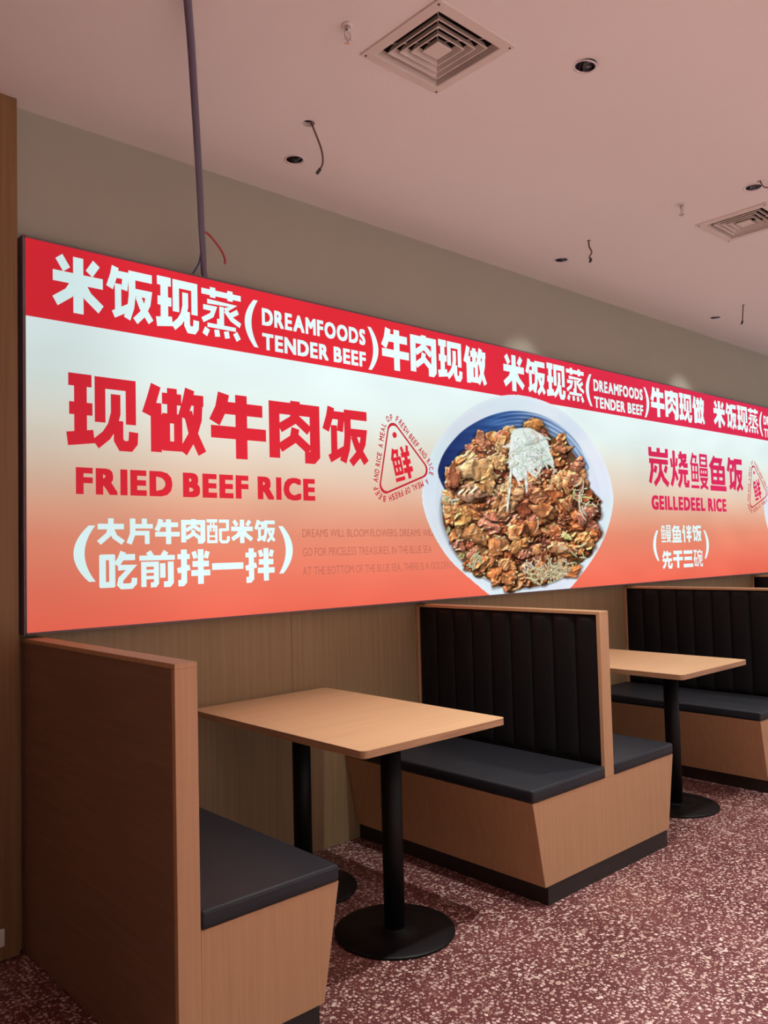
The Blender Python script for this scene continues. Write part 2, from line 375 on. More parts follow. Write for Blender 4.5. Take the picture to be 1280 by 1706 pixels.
# heavy square-cut characters, drawn stroke by stroke in a 100 x 100 cell: (width, points ...)
FISH = '14:34,0 20,16 2,34|13:28,10 70,10 62,26|13:14,28 14,80|13:86,28 86,80|12:8,32 92,32|10:10,54 90,54|12:8,76 92,76|12:50,32 50,76|13:0,94 100,94'
HALF = '12:50,6 56,26|12:94,6 88,26|14:46,42 98,42|14:42,68 102,68|15:72,0 72,100'
GLYPH = {
 '现': '14:2,8 35,8|14:3,46 36,46|15:19,8 19,84|15:0,87 38,82|13:47,62 47,8 93,8 93,62|12:70,22 70,48 65,66 56,79 40,92|12:74,58 74,84 79,92 91,92 96,86 97,72',
 '做': '14:18,0 11,22 3,44|15:18,26 18,98|14:28,18 61,18|14:45,2 45,44|12:34,42 34,94|12:55,42 55,94|12:28,47 61,47|12:28,88 61,88|14:76,0 71,20 63,44|14:70,16 100,16|13:91,16 89,44 80,70 63,96|13:72,34 80,64 97,96',
 '牛': '16:24,0 19,24 8,46|16:18,22 92,22|16:2,60 98,60|17:54,0 54,100',
 '肉': '17:10,98 10,14 90,14 90,89 85,94 69,94|16:51,0 51,20|13:52,16 47,32 20,48|13:52,29 79,49|13:51,46 47,64 20,81|13:52,62 79,82',
 '饭': '13:15,0 11,18 2,42|12:10,14 39,14 35,42|12:21,32 21,88|12:10,92 46,74|14:45,10 100,10|13:53,10 53,50 50,72 41,96|12:56,42 92,42 89,60 77,82 60,98|12:67,48 76,68 97,95',
 '米': '14:12,4 27,25|14:87,4 72,25|16:0,39 100,39|17:50,0 50,100|15:47,42 31,66 4,84|15:53,42 69,66 96,86',
 '蒸': '11:0,11 100,11|13:28,0 28,21|13:72,0 72,21|9:14,30 80,30 58,42|11:50,36 50,68 38,68|10:4,43 31,43 25,57 2,70|10:92,40 74,50|10:60,42 76,58 98,68|8:14,78 86,78|12:14,85 7,99|12:37,85 39,99|12:61,85 64,99|12:84,85 93,99',
 '大': '18:2,32 98,32|17:50,0 50,30 42,62 6,95|17:52,44 64,72 95,95',
 '片': '17:22,0 22,60 8,98|15:22,30 98,30|16:66,0 66,30|15:22,57 76,57 76,100',
 '配': '12:2,8 49,8|10:9,28 9,96|10:44,28 44,96|9:4,31 49,31|11:4,92 49,92|7:20,8 20,52|7:33,8 33,52|7:9,70 44,70|12:56,9 94,9 94,48|11:60,44 94,44|12:62,40 62,86 68,93 90,93 97,86 97,70',
 '吃': '15:8,8 8,94|14:34,8 34,94|13:2,14 40,14|13:2,88 40,88|14:65,0 57,20 46,36|14:58,15 98,15|13:50,43 88,43 58,74 55,88 61,94 87,94 95,86 96,72',
 '前': '13:25,0 34,14|13:75,0 66,14|12:0,18 100,18|12:12,100 12,36 47,36 47,90 43,95 31,95|8:12,56 47,56|8:12,74 47,74|13:65,34 65,76|14:88,30 88,89 83,95 68,95',
 '拌': '15:20,0 20,90 15,95 2,95|12:0,20 38,20|13:0,60 38,51|' + HALF,
 '一': '100:0,50 100,50',
 '炭': '13:8,0 8,22|14:50,0 50,22|13:92,0 92,22|11:2,18 98,18|11:2,36 98,36|12:16,34 16,60 4,94|12:36,48 29,66|12:90,46 80,64|12:58,42 58,62 48,80 26,98|13:60,62 73,82 97,97',
 '烧': '9:4,22 8,46|9:38,20 32,42|12:20,0 20,50 15,74 3,96|11:24,56 38,80|11:46,15 94,11|11:58,0 65,24 77,38 99,37|10:91,20 48,42|11:43,56 99,56|12:62,56 58,78 43,98|11:80,56 80,86 84,92 97,92 99,78',
 '鱼': FISH, '伴': '14:20,0 14,20 2,46|14:20,28 20,100|' + HALF,
 '先': '14:25,0 19,18 6,37|14:20,18 92,18|15:52,0 52,50|14:2,51 98,51|14:34,52 29,76 6,95|14:65,52 65,84 71,92 89,92 95,84 96,70',
 '干': '17:6,8 94,8|17:0,46 100,46|18:50,8 50,100', '三': '18:4,9 96,9|18:10,48 90,48|18:0,91 100,91',
 '碗': '11:0,8 37,8|11:18,8 14,36 2,62|9:12,46 12,92|9:32,46 32,92|8:8,49 36,49|8:8,88 36,88|11:68,0 68,12|9:44,28 44,14 96,14 96,28|9:55,26 42,54|9:50,35 67,35 62,62 42,97|8:74,36 93,36 93,62 84,62|9:76,34 76,86 80,92 95,92 98,78',
 '鳗': None, '鲜': None}
def parse(sx, ox, sw_, t): return [(float(q.split(':')[0]) * sw_, [(float(a.split(',')[0]) * sx + ox, float(a.split(',')[1])) for a in q.split(':')[1].split()]) for q in t.split('|')]
STROKES = {k: parse(1, 0, 1, v) for k, v in GLYPH.items() if v}
STROKES['鳗'] = parse(0.47, 0, 0.62, FISH) + parse(1, 0, 1, '9:57,0 57,36|9:94,0 94,36|8:53,4 98,4|6:54,18 96,18|7:53,33 98,33|7:51,43 100,43|8:51,59 100,59|8:55,40 55,62|8:96,40 96,62|6:69,40 69,62|6:82,40 82,62|9:53,71 93,71 84,84 53,97|9:61,74 74,88 99,97')
STROKES['鲜'] = parse(0.52, 0, 0.68, FISH) + parse(1, 0, 1, '10:61,0 67,18|10:95,0 89,18|11:54,25 101,25|11:56,49 99,49|12:53,73 103,73|13:78,22 78,100')
def drawn(ch):
    """outline of every stroke as a mitred band; returns flat vertices (y up) and faces"""
    V, Fc = [], []
    f = 1.06 if ch in '蒸鳗碗配' else 1.35 if ch == '鲜' else 1.2
    for w_, P in STROKES[ch]:
        w_ *= f
        n = len(P); A = [Vector(p) for p in P]; k = len(V)
        for i in range(n):
            d1 = (A[i] - A[i - 1]).normalized() if i else (A[1] - A[0]).normalized()
            d2 = (A[i + 1] - A[i]).normalized() if i < n - 1 else d1
            n1, n2 = Vector((-d1.y, d1.x)), Vector((-d2.y, d2.x)); mi = (n1 + n2).normalized()
            h = w_ / 2 / max(0.45, mi.dot(n1)); V += [tuple(A[i] + mi * h), tuple(A[i] - mi * h)]
        for i in range(n - 1): Fc.append((k + 2 * i, k + 2 * i + 1, k + 2 * i + 3, k + 2 * i + 2))
    V = np.array(V) * [1, -1]
    return V, Fc
def hanzi(text, x0, x1, z0, z1, m, parent, y=Y_T, gap=0.055):
    """each character fills its own cell of the line"""
    n = len(text); wc = (x1 - x0 + gap * (x1 - x0) / n) / n
    for i, ch in enumerate(text):
        V, Fc = drawn(ch); a, b = x0 + i * wc, x0 + (i + 1) * wc - gap * wc
        if ch == '一': zc = (z0 + z1) / 2; V = fitbox(V, a, b, zc - 0.013, zc + 0.015)
        elif ch in '三干': V = fitbox(V, a, b, z0 + 0.03 * (z1 - z0), z1 - 0.03 * (z1 - z0))
        else: V = fitbox(V, a, b, z0, z1)
        flat('character', V, Fc, y, m, parent)
def bracket(x0, x1, z0, z1, m, parent, right=False, y=Y_T):
    n = 14; th = (x1 - x0) * 0.50; h = (z1 - z0); V, Fc = [], []
    for i in range(n + 1):
        t = -1 + 2 * i / n; bulge = (1 - t * t)
        xo = x0 + (x1 - x0 - th * 0.62) * (1 - bulge); xi = xo + th * (0.62 + 0.38 * bulge)
        if right: xo, xi = x0 + x1 - xo, x0 + x1 - xi
        zz = (z0 + z1) / 2 + t * h / 2
        V += [(xo, zz), (xi, zz)]
    for i in range(n): Fc.append((2 * i, 2 * i + 1, 2 * i + 3, 2 * i + 2))
    return flat('bracket', np.array(V), Fc, y, m, parent)

for g in range(3):                                     # the slogan repeats along the red band
    d = 2.610 * g
    hanzi('米饭现蒸', 0.100 + d, 0.920 + d, 2.305, 2.522, P_WHITE, sign)
    bracket(0.938 + d, 1.008 + d, 2.296, 2.508, P_WHITE, sign)
    latin('DREAMFOODS', 1.029 + d, 1.642 + d, 2.402, 2.480, P_WHITE, sign, g=(0.045, 0.036))
    latin('TENDER BEEF', 1.029 + d, 1.642 + d, 2.292, 2.367, P_WHITE, sign, g=(0.045, 0.036))
    bracket(1.658 + d, 1.728 + d, 2.284, 2.500, P_WHITE, sign, right=True)
    hanzi('牛肉现做', 1.748 + d, 2.560 + d, 2.303, 2.518, P_WHITE, sign)
PW = 4.150
hanzi('现做牛肉饭', 0.148, 1.645, 1.792, 2.076, P_REDT, sign)
latin('FRIED BEEF RICE', 0.183, 1.308, 1.620, 1.721, P_REDT, sign, g=(0.060, 0.040))
bracket(0.172, 0.256, 1.290, 1.502, P_WHITE, sign)
hanzi('大片牛肉配米饭', 0.262, 1.080, 1.428, 1.530, P_WHITE, sign)
hanzi('吃前拌一拌', 0.270, 1.072, 1.256, 1.405, P_WHITE, sign)
bracket(1.096, 1.173, 1.290, 1.502, P_WHITE, sign, right=True)
latin('DREAMS WILL BLOOM FLOWERS, DREAMS WILL BLOOM', 1.230, 2.245, 1.452, 1.488, P_FAINT, sign, g=(0, 0), y=YS - 0.0006)
latin('GO FOR PRICELESS TREASURES, IN THE BLUE SEA', 1.229, 2.072, 1.364, 1.402, P_FAINT, sign, g=(0, 0), y=YS - 0.0006)
latin('AT THE BOTTOM OF THE BLUE SEA, THERE IS A GOLDEN S', 1.227, 2.240, 1.277, 1.315, P_FAINT, sign, g=(0, 0), y=YS - 0.0006)
hanzi('炭烧鳗鱼饭', 4.290, 5.790, 1.792, 2.076, P_REDT, sign)
latin('GEILLEDEEL RICE', 4.314, 5.468, 1.628, 1.730, P_REDT, sign, g=(0.060, 0.040))
bracket(4.312, 4.390, 1.262, 1.480, P_WHITE, sign)
hanzi('鳗鱼伴饭', 4.425, 5.030, 1.390, 1.520, P_WHITE, sign)
hanzi('先干三碗', 4.430, 5.035, 1.200, 1.334, P_WHITE, sign)
bracket(5.064, 5.144, 1.262, 1.480, P_WHITE, sign, right=True)

# triangular stamp with the writing running round it
def rounded_poly(C, rad, n=14):
    out = []; k = len(C)
    for i in range(k):
        p, a, b = Vector(C[i]), Vector(C[i - 1]), Vector(C[(i + 1) % k])
        d1, d2 = (a - p).normalized(), (b - p).normalized(); ang = d1.angle(d2); cut_ = rad / math.tan(ang / 2)
        cen = p + (d1 + d2).normalized() * (rad / math.sin(ang / 2))
        s, e = p + d1 * cut_ - cen, p + d2 * cut_ - cen
        a0 = math.atan2(s.y, s.x); a1 = math.atan2(e.y, e.x); da = (a1 - a0 + PI) % (2 * PI) - PI
        for q in range(n + 1):
            t = a0 + da * q / n; out.append(cen + Vector((math.cos(t), math.sin(t))) * rad)
    return out
def emblem(dx):
    e = thing('stamp_emblem', '', 'x'); del e['label'], e['category']; e.parent = sign
    tri = [(1.697 + dx, 1.644), (1.792 + dx, 2.070), (2.095 + dx, 1.783)]      # clockwise
    cen = sum((Vector(p) for p in tri), Vector((0, 0))) / 3
    P = rounded_poly(tri, 0.042); n = len(P); V, Fc = [], []
    Q = rounded_poly([(Vector(p) - cen) * (1 - 0.0084 / 0.100) + cen for p in tri], 0.037)
    V = [tuple(p) for p in P] + [tuple(p) for p in Q]
    Fc = [(i, (i + 1) % n, n + (i + 1) % n, n + i) for i in range(n)]
    flat('triangle_outline', np.array(V), Fc, Y_T, P_REDL, e)
    a = [(1.825 + dx + 0.0155 * math.cos(t), 1.968 + 0.0155 * math.sin(t)) for t in np.linspace(0, 2 * PI, 21)[:-1]]
    flat('dot', np.array(a), [tuple(range(20))], Y_T, P_REDT, e)
    Vg, Fg = drawn('鲜'); Vg = fitbox(Vg, -0.070, 0.070, -0.087, 0.087)
    t = math.radians(14); Rm = np.array([[math.cos(t), math.sin(t)], [-math.sin(t), math.cos(t)]])
    flat('character', Vg @ Rm + [1.870 + dx, 1.826], Fg, Y_T, P_REDT, e)
    off = rounded_poly([(Vector(p) - cen) * 1.10 + cen for p in tri], 0.056)
    pts = off + [off[0]]; L = [0]
    for i in range(1, len(pts)): L.append(L[-1] + (pts[i] - pts[i - 1]).length)
    tot = L[-1]
    def at(s):
        s = s % tot
        i = max(j for j in range(len(L)) if L[j] <= s + 1e-9); i = min(i, len(L) - 2)
        k = (s - L[i]) / max(1e-9, L[i + 1] - L[i]); return pts[i].lerp(pts[i + 1], k), (pts[i + 1] - pts[i]).normalized()
    txt = 'A MEAL OF FRESH BEEF AND RICE  A MEAL OF FRESH BEEF AND RICE  '
    st0 = min(range(len(pts) - 1), key=lambda i: (pts[i] - Vector((1.745 + dx, 1.905))).length)
    # start point on the left side where the first A stands
    best = min(np.linspace(0, tot, 600), key=lambda s: (at(s)[0] - Vector((1.738 + dx, 1.892))).length)
    wd = {' ': 0.32, 'I': 0.32, 'M': 0.86, 'A': 0.72, 'O': 0.76, 'D': 0.70, 'L': 0.56, 'F': 0.58, 'E': 0.60, 'R': 0.64}
    W = [wd.get(c, 0.66) for c in txt]; sc = tot / sum(W); s = best; Vs, Fs = [], []; k = 0
    hgt = 0.032
    for c, wv in zip(txt, W):
        if c != ' ':
            Vg, Fg = glyphs(c); Vg, Fg = stamp(Vg, Fg, 0.026, 0.022)
            lo, hi = Vg.min(0), Vg.max(0); ww = wv * sc * 0.78
            if c == 'I': ww = 0.0052
            Vg = (Vg - lo) / (hi - lo) * [ww, hgt] - [ww / 2, 0]
            p, d = at(s + wv * sc / 2); nrm = Vector((-d.y, d.x))
            Vw = np.array([tuple(p + d * q[0] + nrm * q[1]) for q in Vg])
            Vs.append(Vw); Fs += [tuple(q + k for q in f) for f in Fg]; k += len(Vw)
        s += wv * sc
    flat('ring_lettering', np.vstack(Vs), Fs, Y_T, P_REDL, e)
emblem(0); emblem(4.185)

# ---- the printed photograph of a beef rice bowl: flat ink colours on the backlit sheet
def paint_bowl():
    rs = np.random.RandomState(11); K = 0.5; W, H = 660, 700              # print raster, 2 units per pixel
    yy, xx = np.mgrid[0:H, 0:W].astype(np.float32); xx /= K; yy /= K
    img = np.zeros((H, W, 3), np.float32); alpha = np.zeros((H, W), np.float32)
    def noise(sx, sy, seed):
        r = np.random.RandomState(seed); a = r.rand(int(1320 / sy) + 3, int(1320 / sx) + 3).astype(np.float32)
        gx = xx / sx; gy = yy / sy; ix = np.clip(gx.astype(int), 0, a.shape[1] - 2); iy = np.clip(gy.astype(int), 0, a.shape[0] - 2)
        fx = gx - ix; fy = gy - iy; fx = fx * fx * (3 - 2 * fx); fy = fy * fy * (3 - 2 * fy)
        return (a[iy, ix] * (1 - fx) + a[iy, ix + 1] * fx) * (1 - fy) + (a[iy + 1, ix] * (1 - fx) + a[iy + 1, ix + 1] * fx) * fy
    def poly(pts, soft=2.0):
        P = np.array([tuple(p)[:2] for p in smooth_path([(a, b, 0) for a, b in pts] + [(pts[0][0], pts[0][1], 0)], 8)])
        ins = np.zeros((H, W), bool); dist = np.full((H, W), 1e9, np.float32)
        for i in range(len(P)):
            x1, y1 = P[i - 1]; x2, y2 = P[i]
            if y1 != y2:
                c = ((yy > min(y1, y2)) & (yy <= max(y1, y2))) & (xx < (x2 - x1) * (yy - y1) / (y2 - y1) + x1); ins ^= c
            dx, dy = x2 - x1, y2 - y1; t = np.clip(((xx - x1) * dx + (yy - y1) * dy) / (dx * dx + dy * dy + 1e-9), 0, 1)
            dist = np.minimum(dist, np.hypot(xx - x1 - t * dx, yy - y1 - t * dy))
        sd = np.where(ins, dist, -dist); return np.clip(sd / soft + 0.5, 0, 1), sd
    def over(mask, c):
        c = np.array(c, np.float32); img[:] = img * (1 - mask[..., None]) + c * mask[..., None]
    rim, srim = poly([(10, 680), (22, 560), (60, 430), (130, 300), (230, 185), (350, 98), (480, 45), (610, 28), (740, 50), (870, 100), (980, 180), (1080, 280), (1160, 400), (1215, 520), (1245, 640), (1250, 730), (1228, 850), (1185, 970), (1125, 1080), (1050, 1185), (960, 1290), (820, 1370), (640, 1395), (500, 1360), (330, 1228), (200, 1108), (110, 980), (48, 850), (16, 740)], 3)
    alpha[:] = rim
    base = np.stack([214 + 14 * noise(200, 200, 1), 226 + 10 * noise(260, 200, 2), 238 + 6 * noise(200, 200, 3)], -1)
    img[:] = base
    edge = np.clip(1 - srim / 34, 0, 1); img[:] = img * (1 - 0.30 * edge[..., None]) + np.array((246, 252, 255)) * 0.30 * edge[..., None]
    inn, sinn = poly([(118, 560), (150, 410), (240, 290), (360, 205), (500, 152), (620, 133), (760, 152), (880, 205), (980, 285), (1070, 400), (1130, 520), (1165, 660), (1165, 800), (1130, 960), (1050, 1110), (930, 1220), (760, 1280), (600, 1285), (430, 1235), (270, 1120), (160, 970), (110, 820), (100, 690)], 6)
    wall_c = np.stack([190 + 20 * noise(90, 90, 5), 204 + 16 * noise(90, 90, 6), 222 + 10 * noise(90, 90, 7)], -1)
    shade = inn * np.clip(1 - sinn / 120, 0.25, 1) * 0.35
    img[:] = img * (1 - shade[..., None]) + wall_c * shade[..., None]
    blue, sbl = poly([(120, 560), (117, 505), (150, 415), (210, 330), (290, 252), (400, 187), (500, 150), (600, 134), (710, 143), (820, 176), (920, 240), (1000, 320), (1055, 410), (1085, 520), (900, 520), (760, 420), (560, 400), (420, 460), (260, 560), (180, 650), (150, 625)], 3)
    rr = np.hypot((xx - 640) / 540, (yy - 720) / 590)
    lines = 0.5 + 0.5 * np.sin(rr * 150 + 3 * noise(160, 160, 8)); streak = noise(160, 22, 9)
    bl = np.stack([40 + 30 * streak, 70 + 40 * streak, 132 + 40 * streak], -1)
    fadeR = np.clip((xx - 560) / 420, 0, 1); li = np.clip((lines - 0.55 + 0.5 * fadeR) * 2.4, 0, 1) * np.clip((xx - 430) / 300, 0, 1)
    dk = np.clip(1 - (xx - 110) / 380, 0, 1)[..., None]
    bl = bl * (1 - dk) + np.array((32, 44, 96)) * dk
    bl = bl * (1 - li[..., None] * 0.75) + np.array((176, 200, 226)) * li[..., None] * 0.75
    img[:] = img * (1 - (blue * (1 - 0.35 * fadeR))[..., None]) + bl * (blue * (1 - 0.35 * fadeR))[..., None]
    FOOD = [(180, 640), (160, 560), (182, 500), (238, 488), (262, 410), (335, 362), (368, 282), (420, 288), (470, 270), (560, 262), (655, 250), (680, 200), (760, 192), (812, 240), (850, 300), (935, 322), (985, 400), (1035, 470), (1065, 560), (1090, 660), (1152, 730), (1142, 850), (1120, 980), (1085, 1070), (1000, 1150), (905, 1220), (760, 1268), (600, 1278), (480, 1242), (350, 1172), (250, 1080), (190, 960), (150, 850), (146, 720)]
    food, sf = poly(FOOD, 4)
    fshadow = np.clip((sf + 26) / 26, 0, 1) * (1 - food) * inn
    img *= (1 - 0.35 * fshadow[..., None])
    dark = np.stack([92 + 30 * noise(30, 30, 12), 58 + 22 * noise(30, 30, 13), 36 + 18 * noise(30, 30, 14)], -1)
    img[:] = img * (1 - food[..., None]) + dark * food[..., None]
    sfs = sf
    def inside(x, y):
        ix, iy = int(x * K), int(y * K)
        return sfs[min(max(iy, 0), H - 1), min(max(ix, 0), W - 1)]
    # rice and shredded cabbage under the meat, around its rim
    def strand(x, y, ang, ln, wd, c, curl=0.0, shadow=True):
        n = int(ln / 3) + 2
        for q in range(n):
            t = q / n; a = ang + curl * t; x += math.cos(a) * 3; y += math.sin(a) * 3
            r_ = wd * (1 - 0.5 * abs(2 * t - 1) ** 2) ; R = int(r_ * K + 3)
            ix, iy = int(x * K), int(y * K)
            if not (R < ix < W - R and R < iy < H - R): continue
            sl = (slice(iy - R, iy + R + 1), slice(ix - R, ix + R + 1))
            if shadow and q % 2 == 0:
                d = np.hypot(xx[sl] - x - 3, yy[sl] - y - 4); mm = np.clip((r_ + 3 - d) / 4, 0, 1) * 0.18 * food[sl]; img[sl] *= (1 - mm[..., None])
            d = np.hypot(xx[sl] - x, yy[sl] - y); mm = np.clip((r_ - d) / 1.6 + 0.5, 0, 1)[..., None]
            cc = np.array(c, np.float32) * (0.93 + 0.1 * (y * 0 + math.sin(t * 9 + x)))
            mm = mm * food[sl][..., None]; img[sl] = img[sl] * (1 - mm) + cc * mm
    for cxp, cyp, sx, sy, nn in ((190, 740, 36, 90, 46), (1120, 760, 28, 60, 34), (700, 1180, 90, 50, 60), (1030, 1090, 40, 50, 26), (260, 1050, 40, 50, 22), (900, 1180, 90, 36, 34), (1060, 620, 24, 60, 14), (240, 500, 20, 20, 8), (480, 1200, 100, 26, 26)):
        for _ in range(nn):
            x, y = cxp + rs.randn() * sx, cyp + rs.randn() * sy
            if inside(x, y) < 3: continue
            c = [(226, 222, 168), (206, 206, 132), (238, 234, 200), (196, 178, 112), (214, 186, 130)][rs.randint(5)]
            strand(x, y, rs.rand() * 2 * PI, 26 + rs.rand() * 60, 4 + rs.rand() * 5, c, rs.randn() * 0.9)
    # folded, wavy slices of beef, laid from the back to the front
    PAL = np.array([(218, 140, 86), (228, 162, 106), (194, 114, 70), (206, 134, 106), (160, 92, 64), (236, 188, 134), (128, 72, 54)], np.float32)
    LT = np.random.RandomState(5).rand(64, 64).astype(np.float32)
    def fold(a_, b_):
        i0 = np.floor(a_).astype(int); j0 = np.floor(b_).astype(int); fx = a_ - i0; fy = b_ - j0; fx = fx * fx * (3 - 2 * fx); fy = fy * fy * (3 - 2 * fy)
        g = lambda i, j: LT[j & 63, i & 63]
        return (g(i0, j0) * (1 - fx) + g(i0 + 1, j0) * fx) * (1 - fy) + (g(i0, j0 + 1) * (1 - fx) + g(i0 + 1, j0 + 1) * fx) * fy
    def flake(x, y, a, b, ang, col, wav=0.5, al=1.0):
        Rq = int(max(a, b) * 1.7 * K + 6); ix, iy = int(x * K), int(y * K)
        s0, s1, t0, t1 = max(iy - Rq, 0), min(iy + Rq, H), max(ix - Rq, 0), min(ix + Rq, W)
        if s1 - s0 < 3 or t1 - t0 < 3: return
        sl = (slice(s0, s1), slice(t0, t1)); X, Y = xx[sl] - x, yy[sl] - y
        ca, sa = math.cos(ang), math.sin(ang); u = (X * ca + Y * sa) / a; v = (-X * sa + Y * ca) / b
        th = np.arctan2(v, u); r = np.hypot(u, v); p = rs.rand(5) * 6.28
        rb = 1 + 0.17 * np.sin(2 * th + p[0]) + 0.13 * np.sin(3 * th + p[1]) + 0.09 * np.sin(5 * th + p[2]) + 0.05 * np.sin(9 * th + p[3])
        q = r / rb
        # soft shadow on what lies below
        X2, Y2 = X - 5, Y - 8; u2 = (X2 * ca + Y2 * sa) / a; v2 = (-X2 * sa + Y2 * ca) / b
        ms = np.clip((1.22 - np.hypot(u2, v2) / rb) * 3.2, 0, 1) * 0.62; img[sl] *= (1 - ms[..., None] * np.array((0.80, 0.92, 1.0)))
        ox, oy = rs.rand(2) * 60; k1 = 1.1 + rs.rand() * 0.7
        wx = u + 0.55 * fold(v * 1.3 + ox, u * 1.1 + oy); wy = v + 0.45 * fold(u * 1.2 + oy, v * 1.4 + ox + 9)
        n1 = fold(wx * 1.5 * k1 + ox, wy * 0.7 + oy); n2 = fold(wx * 3.6 * k1 + oy, wy * 1.9 + ox); n3 = fold(wx * 7 + ox, wy * 6 + oy)
        h = wav * 1.5 * (1 - 2 * np.abs(n1 - 0.5)) + 0.48 * wav * n2 + 0.11 * n3 + 0.40 * np.sqrt(np.clip(1.02 - q * q, 0, 1))
        gy, gx = np.gradient(h * min(a, b) * 0.50 / 2.0 + h * 3)
        nl = (-gx * -0.50 - gy * -0.72 + 0.66) / np.sqrt(1 + gx * gx + gy * gy)
        shd = np.clip(0.44 + 0.76 * nl, 0.26, 1.4) * (0.84 + 0.30 * n2)
        tint = np.stack([np.ones_like(n2), 0.90 + 0.13 * n1, 0.84 + 0.26 * n1], -1)
        c = col * tint * shd[..., None]; hl = np.clip(nl - 0.86, 0, 1) * 5.5 * (0.4 + n3)
        c = c + hl[..., None] * np.array((70, 62, 50))
        rimm = np.clip((q - 0.86) * 8, 0, 1) * np.clip((1.02 - q) * 20, 0, 1)
        lit = np.clip(-(X * 0.5 + Y * 0.8) / max(a, b), -1, 1)
        c = c * (1 + 0.26 * rimm[..., None] * lit[..., None])
        mk_ = np.clip((1 - q) * min(a, b) * 0.6, 0, 1)[..., None] * al
        img[sl] = img[sl] * (1 - mk_) + np.clip(c, 0, 255) * mk_
    N = []
    for _ in range(470):
        x, y = 140 + rs.rand() * 1010, 200 + rs.rand() * 1060
        if inside(x, y) < 16: continue
        N.append((x, y))
    N.sort(key=lambda p: p[1] * 0.35 + rs.rand() * 700)
    for x, y in N:
        dist = inside(x, y); low = y > 1090
        if low and x > 640 and rs.rand() < 0.75: continue
        if x < 215 and 640 < y < 860 and rs.rand() < 0.7: continue
        a = 36 + rs.rand() * 48; b = a * (0.45 + rs.rand() * 0.5)
        a = min(a, dist + 30)
        darkz = math.exp(-(((x - 800) / 240) ** 2 + ((y - 720) / 230) ** 2)); lightz = math.exp(-(((x - 380) / 200) ** 2 + ((y - 600) / 200) ** 2))
        pr = np.array([1.1, 0.8 + lightz, 0.9 + darkz, 0.8, 0.35 + 1.4 * darkz, 0.30 + 1.4 * lightz, 0.08 + 0.9 * darkz]); pr /= pr.sum()
        col = PAL[rs.choice(7, p=pr)] * (0.94 + 0.16 * rs.rand())
        flake(x, y, a, b, rs.rand() * PI, col, 0.35 + 0.35 * rs.rand())
    # the larger slices that catch the eye
    for x, y, a, b, an, c in ((370, 520, 118, 80, 0.3, (226, 184, 128)), (350, 660, 105, 62, -0.1, (214, 164, 128)), (440, 600, 80, 50, 1.3, (206, 152, 96)), (410, 330, 66, 38, 1.2, (196, 132, 96)), (215, 560, 44, 78, 0.1, (180, 112, 80)), (735, 225, 70, 34, 0.1, (214, 146, 82)), (620, 690, 90, 40, 2.1, (196, 146, 104)), (560, 760, 90, 44, 2.2, (204, 150, 104)), (760, 690, 80, 46, 0.9, (176, 112, 76)), (800, 780, 92, 44, 0.5, (186, 122, 78)), (700, 900, 76, 58, 0.3, (176, 110, 66)), (1010, 590, 66, 40, 1.0, (186, 122, 90)), (900, 370, 50, 36, 0.8, (190, 124, 84)), (1060, 970, 72, 52, 0.4, (214, 146, 88)), (340, 930, 100, 62, 0.5, (204, 148, 96)), (500, 1010, 80, 62, 1.2, (196, 130, 82)), (400, 1120, 86, 54, 0.2, (190, 124, 76)), (820, 1090, 40, 72, 0.2, (150, 86, 54)), (900, 1020, 70, 46, 0.3, (196, 142, 98)), (270, 830, 70, 50, 0.9, (212, 160, 96)), (930, 840, 60, 36, 1.4, (140, 84, 58)), (990, 720, 32, 62, 0.3, (170, 112, 76)), (640, 1000, 66, 44, 2.4, (206, 146, 88)), (560, 1230, 60, 32, 0.1, (176, 112, 66)), (680, 1220, 44, 34, 0.9, (170, 108, 66)), (550, 350, 74, 48, 0.4, (210, 154, 96)), (520, 470, 60, 44, 0.9, (214, 166, 110))):
        flake(x, y, a, b, an, np.array(c, np.float32), 0.42)
    for x, y, a, b in ((690, 905, 26, 40), (1000, 735, 22, 34), (395, 770, 60, 16), (540, 600, 12, 40), (790, 1015, 24, 12)):   # dark hollows
        m_ = np.clip((1 - np.hypot((xx - x) / a, (yy - y) / b)) * 3, 0, 1)[..., None] * 0.75; img[:] = img * (1 - m_) + np.array((58, 32, 26)) * m_
    # cabbage shreds on the surface
    for _ in range(70):
        cxp, cyp = [(705, 1150), (1115, 745), (180, 720), (1010, 1090), (330, 1110), (1050, 640), (940, 1150)][rs.randint(7)]
        x, y = cxp + rs.randn() * 34, cyp + rs.randn() * 30
        if inside(x, y) < 2: continue
        strand(x, y, rs.rand() * 6.28, 20 + rs.rand() * 60, 3 + rs.rand() * 3.5, [(232, 234, 190), (214, 220, 150), (240, 240, 214)][rs.randint(3)], rs.randn())
    for _ in range(260):                                                                   # rice grains
        x, y = 860 + rs.randn() * 80, 1180 + rs.randn() * 36
        if inside(x, y) < 5: continue
        strand(x, y, rs.rand() * 6.28, 12, 5, [(226, 206, 164), (206, 180, 132), (236, 222, 190)][rs.randint(3)])
    strand(1040, 650, 1.9, 200, 6, (226, 206, 184), -1.0); strand(760, 820, 1.3, 110, 5, (224, 190, 160), 1.0); strand(1055, 575, 1.4, 90, 5, (222, 196, 170), 0.8)
    flake(945, 945, 36, 24, 0.5, np.array((226, 226, 150), np.float32), 0.1)
    # scallion heap
    scal, ss = poly([(588, 285), (615, 252), (700, 244), (762, 272), (800, 300), (828, 340), (838, 395), (862, 450), (858, 492), (806, 470), (760, 488), (720, 508), (684, 528), (652, 585), (608, 556), (575, 500), (576, 400)], 8)
    sh2 = np.clip((ss + 26) / 26, 0, 1) * (1 - scal); img *= (1 - 0.25 * sh2[..., None])
    over(scal, (232, 242, 236))
